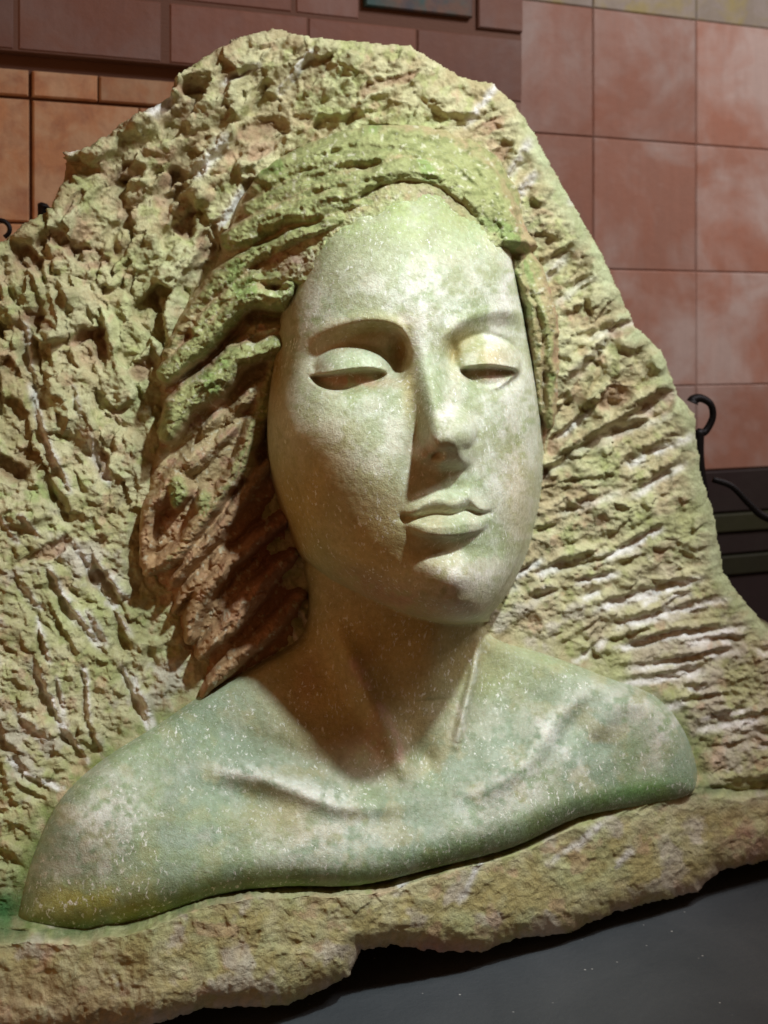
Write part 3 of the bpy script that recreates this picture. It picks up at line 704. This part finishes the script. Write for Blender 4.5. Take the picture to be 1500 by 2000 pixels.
# ochre lower cheek and jaw; shade painted on neck, eye sockets, nose side
for u, v, a, b, g, k in [(600, 980, 60, 130, -20, .8), (720, 1090, 110, 70, -20, .7), (560, 1000, 30, 160, 0, .6), (760, 1260, 180, 110, 0, .9), (650, 1360, 120, 80, -30, .8), (540, 700, 14, 110, 0, .7), (700, 646, 95, 24, 10, .65), (785, 680, 16, 40, 0, .6), (900, 660, 40, 24, 20, .45), (890, 690, 14, 24, 0, .6), (800, 760, 16, 80, 0, .5), (720, 1000, 90, 80, 0, .4),
                         (700, 1400, 150, 90, 0, .6), (560, 1590, 60, 50, 0, .4), (960, 695, 40, 24, 0, .5), (1010, 960, 30, 110, 0, .35)]:
    col = paint(col, gauss(U, V, u, v, a, b, g), (.47, .35, .13), min(1, k*1.2))
for u, v, a, b, g, k in [(780, 1165, 60, 22, -15, .7), (685, 744, 62, 15, 0, 1), (950, 733, 45, 12, 0, .6), (600, 1330, 30, 60, 0, .3), (735, 1430, 20, 50, 0, .5), (700, 1460, 90, 50, 0, .3), (840, 880, 40, 22, 0, .5), (890, 1186, 60, 14, 0, .6), (720, 1140, 60, 26, -25, .5), (700, 1310, 20, 40, -30, .4)]:  # shade painted into the eye openings and under nose and chin
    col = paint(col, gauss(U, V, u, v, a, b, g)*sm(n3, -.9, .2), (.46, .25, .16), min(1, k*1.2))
tt_ = V-np.interp(U, *np.array(catmull(BOT, 6)).T)
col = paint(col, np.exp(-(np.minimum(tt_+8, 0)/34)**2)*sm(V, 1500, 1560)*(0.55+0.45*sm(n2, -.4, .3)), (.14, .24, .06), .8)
col = paint(col, gauss(U, V, 180, 1760, 150, 36)*sm(n2, -.8, .2), (.36, .34, .05), .75)
col = paint(col, gauss(U, V, 1240, 1545, 90, 18, 12), (.10, .24, .05), .7)
dd, q_, s_ = polyline([(690, 1290), (740, 1375), (772, 1440), (780, 1480)], U+5*fbm(U, V, 20, 3, 6), V)
col = paint(col, np.exp(-(dd/9)**2)*sm(n3, -.7, .2), (.62, .44, .38), .8)  # lit edge of the throat ridge painted on in pink
for P in ([(440, 1500), (520, 1512), (600, 1540), (680, 1562)], [(1010, 1500), (1060, 1440), (1105, 1380), (1150, 1345)], [(935, 1270), (922, 1330), (900, 1410), (890, 1450)]):  # highlights painted along the collar bones and neck cord
    dd, q_, s_ = polyline(P, U+5*fbm(U, V, 20, 3, 6), V)
    col = paint(col, np.exp(-(dd/(20 if P[0][0] != 935 else 6))**2)*sm(n3, -.7, .2), (.78, .82, .76), .55)
dd, q_, s_ = polyline([(815, 1560), (812, 1620), (800, 1700)], U+6*fbm(U, V, 30, 3, 5), V)
col = paint(col, np.exp(-(dd/3)**2), (.25, .33, .25), .5)
keep = (np.maximum(dH, dB) > -16)
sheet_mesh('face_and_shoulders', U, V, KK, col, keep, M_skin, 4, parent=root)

# ------------------------------------------------------------------ WALL frame: plane parallel to the slab, behind it
PSI = math.radians(22.7)
WX0, WY0 = 0.0, 0.46          # a point of the wall plane
we = Vector((math.cos(PSI), math.sin(PSI), 0)); wn = Vector((math.sin(PSI), -math.cos(PSI), 0))   # along, outwards
def wall_pt(u, v):
    """wall coordinates (along, height) of what is seen at sheet position u, v"""
    dx, dz = (u-750)/FOC, (HOR-v)/FOC
    cy = -FOC*S
    # (dx*t - WX0)*wn.x + (cy + t - WY0)*wn.y = 0
    t = (WX0*wn.x+(WY0-cy)*wn.y)/(dx*wn.x+wn.y)
    p = Vector((dx*t, cy+t, TABLE*S+dz*t))
    return ((p-Vector((WX0, WY0, 0))).dot(we), p.z)

def tile_mat(name, base_c, pale, red, seed, mott=6.0):
    m, nt, b = nodes(name)
    tc = N(nt, 'ShaderNodeTexCoord').outputs['Object']
    info = N(nt, 'ShaderNodeObjectInfo').outputs['Random']
    mp = N(nt, 'ShaderNodeMapping'); nt.links.new(tc, mp.inputs['Vector'])
    cx = N(nt, 'ShaderNodeCombineXYZ'); mu = N(nt, 'ShaderNodeMath', operation='MULTIPLY'); mu.inputs[1].default_value = 37.0
    nt.links.new(info, mu.inputs[0]); nt.links.new(mu.outputs[0], cx.inputs[0]); nt.links.new(mu.outputs[0], cx.inputs[2])
    nt.links.new(cx.outputs[0], mp.inputs['Location'])
    v = mp.outputs[0]
    a = ramp(nt, noise_n(nt, mott, 4, 0.6, 0.4, v), [(0.43, 0.0), (0.58, 1.0)])
    c = mix(nt, 'MIX', a, base_c, pale)
    a2 = ramp(nt, noise_n(nt, mott*1.7, 5, 0.6, 0.6, v), [(0.45, 0.0), (0.7, 1.0)])
    c = mix(nt, 'MIX', mix(nt, 'MULTIPLY', 1, a2, (.7, .7, .7)), c, red)
    mp2 = N(nt, 'ShaderNodeMapping'); mp2.inputs['Scale'].default_value = (9, 9, 1.2); nt.links.new(v, mp2.inputs['Vector'])
    st = ramp(nt, noise_n(nt, 9, 5, 0.6, 0, mp2.outputs[0]), [(0.3, 0.8), (0.7, 1.12)])
    c = mix(nt, 'MULTIPLY', 0.3, c, st)
    rr = ramp(nt, info, [(0.0, 0.78), (1.0, 1.32)])
    c = mix(nt, 'MULTIPLY', 0.9, c, rr)
    nt.links.new(c, b.inputs['Base Color']); b.inputs['Roughness'].default_value = 0.62
    nt.links.new(bump(nt, noise_n(nt, 70, 6, 0.6, 0, v), 0.4, 0.002), b.inputs['Normal'])
    return m
M_tile = tile_mat('terracotta_glaze', (.36, .19, .14), (.46, .37, .34), (.38, .16, .10), 1, 4.5)
M_dull = tile_mat('brown_terracotta', (.20, .095, .07), (.22, .14, .12), (.22, .095, .055), 2)
M_ochre = tile_mat('sandy_terracotta', (.52, .28, .14), (.55, .37, .22), (.34, .16, .09), 3, 22)
M_blue = tile_mat('blue_painted_tile', (.17, .10, .07), (.03, .11, .11), (.02, .05, .10), 4, 16)
M_paint = tile_mat('faded_painted_tile', (.26, .24, .20), (.30, .27, .12), (.32, .30, .30), 5, 14)
M_green = tile_mat('dark_green_tile', (.022, .028, .010), (.026, .03, .014), (.016, .02, .01), 6)
M_plum = tile_mat('dark_plum_tile', (.020, .013, .015), (.022, .017, .017), (.018, .012, .012), 7)
m_, nt_, b_ = nodes('mortar'); b_.inputs['Base Color'].default_value = (.17, .095, .07, 1); b_.inputs['Roughness'].default_value = .9
nt_.links.new(bump(nt_, noise_n(nt_, 90, 5, .6), .5, .002), b_.inputs['Normal']); M_mortar = m_

def box_mesh(name, lo, hi, bev=0.0):
    """box in wall axes with softened front edges (x along, y outwards toward viewer, z up)"""
    (x0, y0, z0), (x1, y1, z1) = lo, hi; b = bev
    vs = [(x0, y0, z0), (x1, y0, z0), (x1, y0, z1), (x0, y0, z1),
          (x0, y1-b, z0), (x1, y1-b, z0), (x1, y1-b, z1), (x0, y1-b, z1),
          (x0+b, y1, z0+b), (x1-b, y1, z0+b), (x1-b, y1, z1-b), (x0+b, y1, z1-b)]
    fs = [(0, 3, 2, 1)]
    for i in range(4):
        j = (i+1) % 4
        fs.append((i, j, j+4, i+4)); fs.append((i+4, j+4, j+8, i+8))
    fs.append((8, 9, 10, 11))
    me = bpy.data.meshes.new(name); me.from_pydata(vs, [], [f[::-1] for f in fs]); me.update()
    return me
def wall_obj(name, lo, hi, mat, parent, bev=0.002, jitter=0.0):
    cx, cz = (lo[0]+hi[0])/2, (lo[2]+hi[2])/2
    me = box_mesh(name, (lo[0]-cx, lo[1], lo[2]-cz), (hi[0]-cx, hi[1], hi[2]-cz), bev)
    me.materials.append(mat)
    o = bpy.data.objects.new(name, me); sc.collection.objects.link(o)
    o.rotation_euler = (random.uniform(-1, 1)*jitter, random.uniform(-1, 1)*jitter*0.5, PSI+math.pi+random.uniform(-1, 1)*jitter)
    # local x runs against the wall direction after the half turn, so mirror it
    p = Vector((WX0, WY0, 0))+we*cx
    o.location = (p.x, p.y, cz)
    if parent: o.parent = parent
    return o
random.seed(4)
wall = wall_obj('wall', (-1.6, -0.12, 0.0-0.3), (2.4, 0.0, 2.2), M_mortar, None, 0.001)
wall['kind'] = 'structure'
wall_inv = None
def tile_px(u0, v0, u1, v1, uref, mat, thick=0.012, gap=0.0012, name='tile', push=0.0, label=None):
    """a tile whose corners are seen at u0..u1 (measured at height vref) and v0..v1 (measured at uref)"""
    s0, _ = wall_pt(u0, 400); s1, _ = wall_pt(u1, 400)
    _, z1 = wall_pt(uref, v0); _, z0 = wall_pt(uref, v1)
    o = wall_obj(name, (s0+gap, 0.0005, z0+gap), (s1-gap, thick+push, z1-gap), mat, None, 0.002, 0.004)
    return o
tiles = []
# big glazed tiles at the right: joints read at u = 1155 / 1355
cols = [1008, 1155, 1356, 1560, 1790]
rows = [-230, 17, 269, 526, 757, 1000]
for r in range(5):
    for c in range(4):
        m = M_tile
        if r == 0: m = M_paint
        if r == 4: continue
        tiles.append(tile_px(cols[c], rows[r], cols[c+1], rows[r+1], 1155, m, 0.005, 0.0003))
for c in range(1, 4):
    tiles.append(tile_px(cols[c], 757, cols[c+1], 930, 1155, M_tile, 0.005, 0.0003))
# dark banded tiles low at the right
for v0, v1, m, th in [(930, 1018, M_plum, .010), (1018, 1058, M_green, .016), (1058, 1104, M_plum, .010), (1104, 1146, M_green, .016), (1146, 1290, M_plum, .010)]:
    for c in range(1, 4):
        tiles.append(tile_px(cols[c], v0, cols[c+1], v1, 1155, m, th, name='band_tile'))
for (v0, v1) in ((-190, 140),):
    s0, _ = wall_pt(-560, 400); s1, _ = wall_pt(1004, 400); _, zt = wall_pt(310, v0); _, zb = wall_pt(310, v1-8)
    o = wall_obj('mortar_course', (s0, 0.0004, zb), (s1, 0.0222, zt), M_mortar, None, 0.001); tiles.append(o)
# dull brown courses at the top left, standing proud of the sandy ones below
for u0, u1 in [(-520, -250), (-250, 24), (30, 308), (322, 590), (590, 800), (800, 1004)]:
    tiles.append(tile_px(u0, 12, u1, 130 if u0 < 590 else 150, 310, M_dull, 0.024, 0.0008))
for u0, u1 in [(-250, 24), (30, 318), (322, 560), (565, 690)]:
    tiles.append(tile_px(u0, -190, u1, 8, 310, M_dull, 0.024))
tiles.append(tile_px(695, -190, 905, -18, 310, M_blue, 0.032))
tiles.append(tile_px(915, -190, 1004, 0, 310, M_dull, 0.028))
tiles.append(tile_px(560, 150, 1004, 300, 700, M_dull, 0.0215))
# sandy tiles under the ledge
for u0, u1 in [(-330, -150), (-150, 56), (60, 190), (190, 340), (340, 520)]:
    tiles.append(tile_px(u0, 150, u1, 203, 200, M_ochre, 0.010))
for r, (v0, v1) in enumerate([(206, 440), (443, 690)]):
    for u0, u1 in [(-360, -160), (-160, 57), (62, 270), (270, 480)]:
        tiles.append(tile_px(u0, v0, u1, v1, 200, M_ochre, 0.006, 0.0006))
for o in tiles:
    o.parent = wall; o.matrix_parent_inverse = wall.matrix_basis.inverted()

# ------------------------------------------------------------------ TABLE
m_, nt_, b_ = nodes('table_slate')
tc = N(nt_, 'ShaderNodeTexCoord').outputs['Object']
c = ramp(nt_, noise_n(nt_, 7, 5, .6, .5, tc), [(0.3, (.042, .050, .056)), (0.7, (.066, .074, .080))])
v = N(nt_, 'ShaderNodeTexVoronoi'); v.inputs['Scale'].default_value = 52; nt_.links.new(tc, v.inputs['Vector'])
dust = ramp(nt_, v.outputs['Distance'], [(0.03, 1.0), (0.07, 0.0)])
dm = ramp(nt_, noise_n(nt_, 40, 3, .6, 0, tc), [(0.44, 0.0), (0.52, 1.0)])
c = mix(nt_, 'MIX', mix(nt_, 'MULTIPLY', 1, dust, dm), c, (.4, .4, .38))
nt_.links.new(c, b_.inputs['Base Color']); b_.inputs['Roughness'].default_value = .6
nt_.links.new(bump(nt_, noise_n(nt_, 180, 8, .7, 0, tc), .6, .0015), b_.inputs['Normal'])
M_table = m_
tab = wall_obj('table', (-1.2, -0.9, -0.04), (1.2, -0.08+0.0, 0.0), M_table, None, 0.002)
# the table is an oblong slab in front of the wall
bpy.data.objects.remove(tab)
def table_box(name, x0, x1, y0, y1, z0, z1, parent=None):
    me = box_mesh(name, (x0, z0, -y1), (x1, z1, -y0), 0.003)      # build lying, then stand the front face up
    for vtx in me.vertices:
        x, y, z = vtx.co; vtx.co = (x, -z, y)
    me.flip_normals(); me.materials.append(M_table)
    o = bpy.data.objects.new(name, me); sc.collection.objects.link(o)
    if parent: o.parent = parent
    return o
tr = bpy.data.objects.new('table', None); sc.collection.objects.link(tr)
tr.location = (0.1, 0.0, 0); tr.rotation_euler = (0, 0, PSI)
tr['label'] = 'dark grey dusty table top under the carved stone'; tr['category'] = 'table'
table_box('table_top', -1.1, 1.1, -0.75, 0.34, -0.035, 0.0, tr)

# ------------------------------------------------------------------ IRON HOOKS
m_, nt_, b_ = nodes('black_iron'); b_.inputs['Base Color'].default_value = (.012, .012, .014, 1); b_.inputs['Roughness'].default_value = .45
b_.inputs['Metallic'].default_value = .6
nt_.links.new(bump(nt_, noise_n(nt_, 300, 4, .6), .4, .0006), b_.inputs['Normal']); M_iron = m_
def at(u, v, h):
    k = 1-h/FOC
    return Vector(((u-750)*S*k, -h*S, (TABLE-(v-HOR)*k)*S))
def tube(name, pts, rad, mat, parent, n=10):
    """swept round bar along the points, radius per point"""
    P = catmull([tuple(p) for p in pts], 6); R = np.interp(np.linspace(0, 1, len(P)), np.linspace(0, 1, len(rad)), rad)
    vs = []; fs = []
    for i, p in enumerate(P):
        a = P[max(i-1, 0)]; b = P[min(i+1, len(P)-1)]; t = Vector(b-a).normalized()
        s = t.cross(Vector((0, 1, 0.01))).normalized(); q = t.cross(s).normalized()
        for j in range(n):
            th = 2*math.pi*j/n; c = Vector(p)+(s*math.cos(th)+q*math.sin(th))*R[i]
            vs.append(tuple(c))
    for i in range(len(P)-1):
        for j in range(n):
            k = (j+1) % n; fs.append((i*n+j, i*n+k, (i+1)*n+k, (i+1)*n+j))
    fs.append(tuple(range(n))[::-1]); fs.append(tuple((len(P)-1)*n+j for j in range(n)))
    me = bpy.data.meshes.new(name); me.from_pydata(vs, [], fs); me.update()
    me.polygons.foreach_set('use_smooth', [True]*len(me.polygons)); me.materials.append(mat)
    o = bpy.data.objects.new(name, me); sc.collection.objects.link(o)
    if parent: o.parent = parent; o.matrix_parent_inverse = parent.matrix_basis.inverted()
    return o
hk = bpy.data.objects.new('iron_hook', None); sc.collection.objects.link(hk); hk.location = at(1385, 1000, -520)
hk['label'] = 'black iron rod ending in an open loop beside the right edge of the stone'; hk['category'] = 'hook'
H_ = -520
tube('rod', [at(1440, 1300, H_), at(1400, 1100, H_), at(1378, 980, H_), at(1366, 900, H_), at(1366, 840, H_)], [.006, .0055, .0055, .006, .006], M_iron, hk)
tube('loop', [at(1364, 845, H_), at(1378, 842, H_-4), at(1392, 815, H_-4), at(1388, 790, H_), at(1370, 778, H_), at(1356, 780, H_), at(1352, 786, H_)], [.0055, .0045, .0042, .0042, .0048, .006, .0075], M_iron, hk)
rd = tube('iron_rod', [at(1392, 936, -560), at(1430, 950, -560), at(1465, 985, -560), at(1500, 1012, -560), at(1600, 1040, -560)], [.004, .004, .0045, .005, .005], M_iron, None)
rd['label'] = 'thin curved black iron bar running down behind the stone at the right frame edge'; rd['category'] = 'bar'
kn = tube('iron_finial', [at(70, 470, -260), at(80, 430, -260), at(84, 410, -260), at(86, 402, -260), at(88, 397, -260)], [.003, .004, .006, .0075, .003], M_iron, None)
kn['label'] = 'small black iron knob peeping over the stone at the upper left'; kn['category'] = 'finial'
rg = tube('iron_ring', [at(5+22*math.cos(a)-8, 448-18*math.sin(a), -260) for a in np.linspace(-1.0, 4.4, 12)], [.0026]*3, M_iron, None)
rg['label'] = 'black iron ring cut by the left frame edge above the stone'; rg['category'] = 'ring'
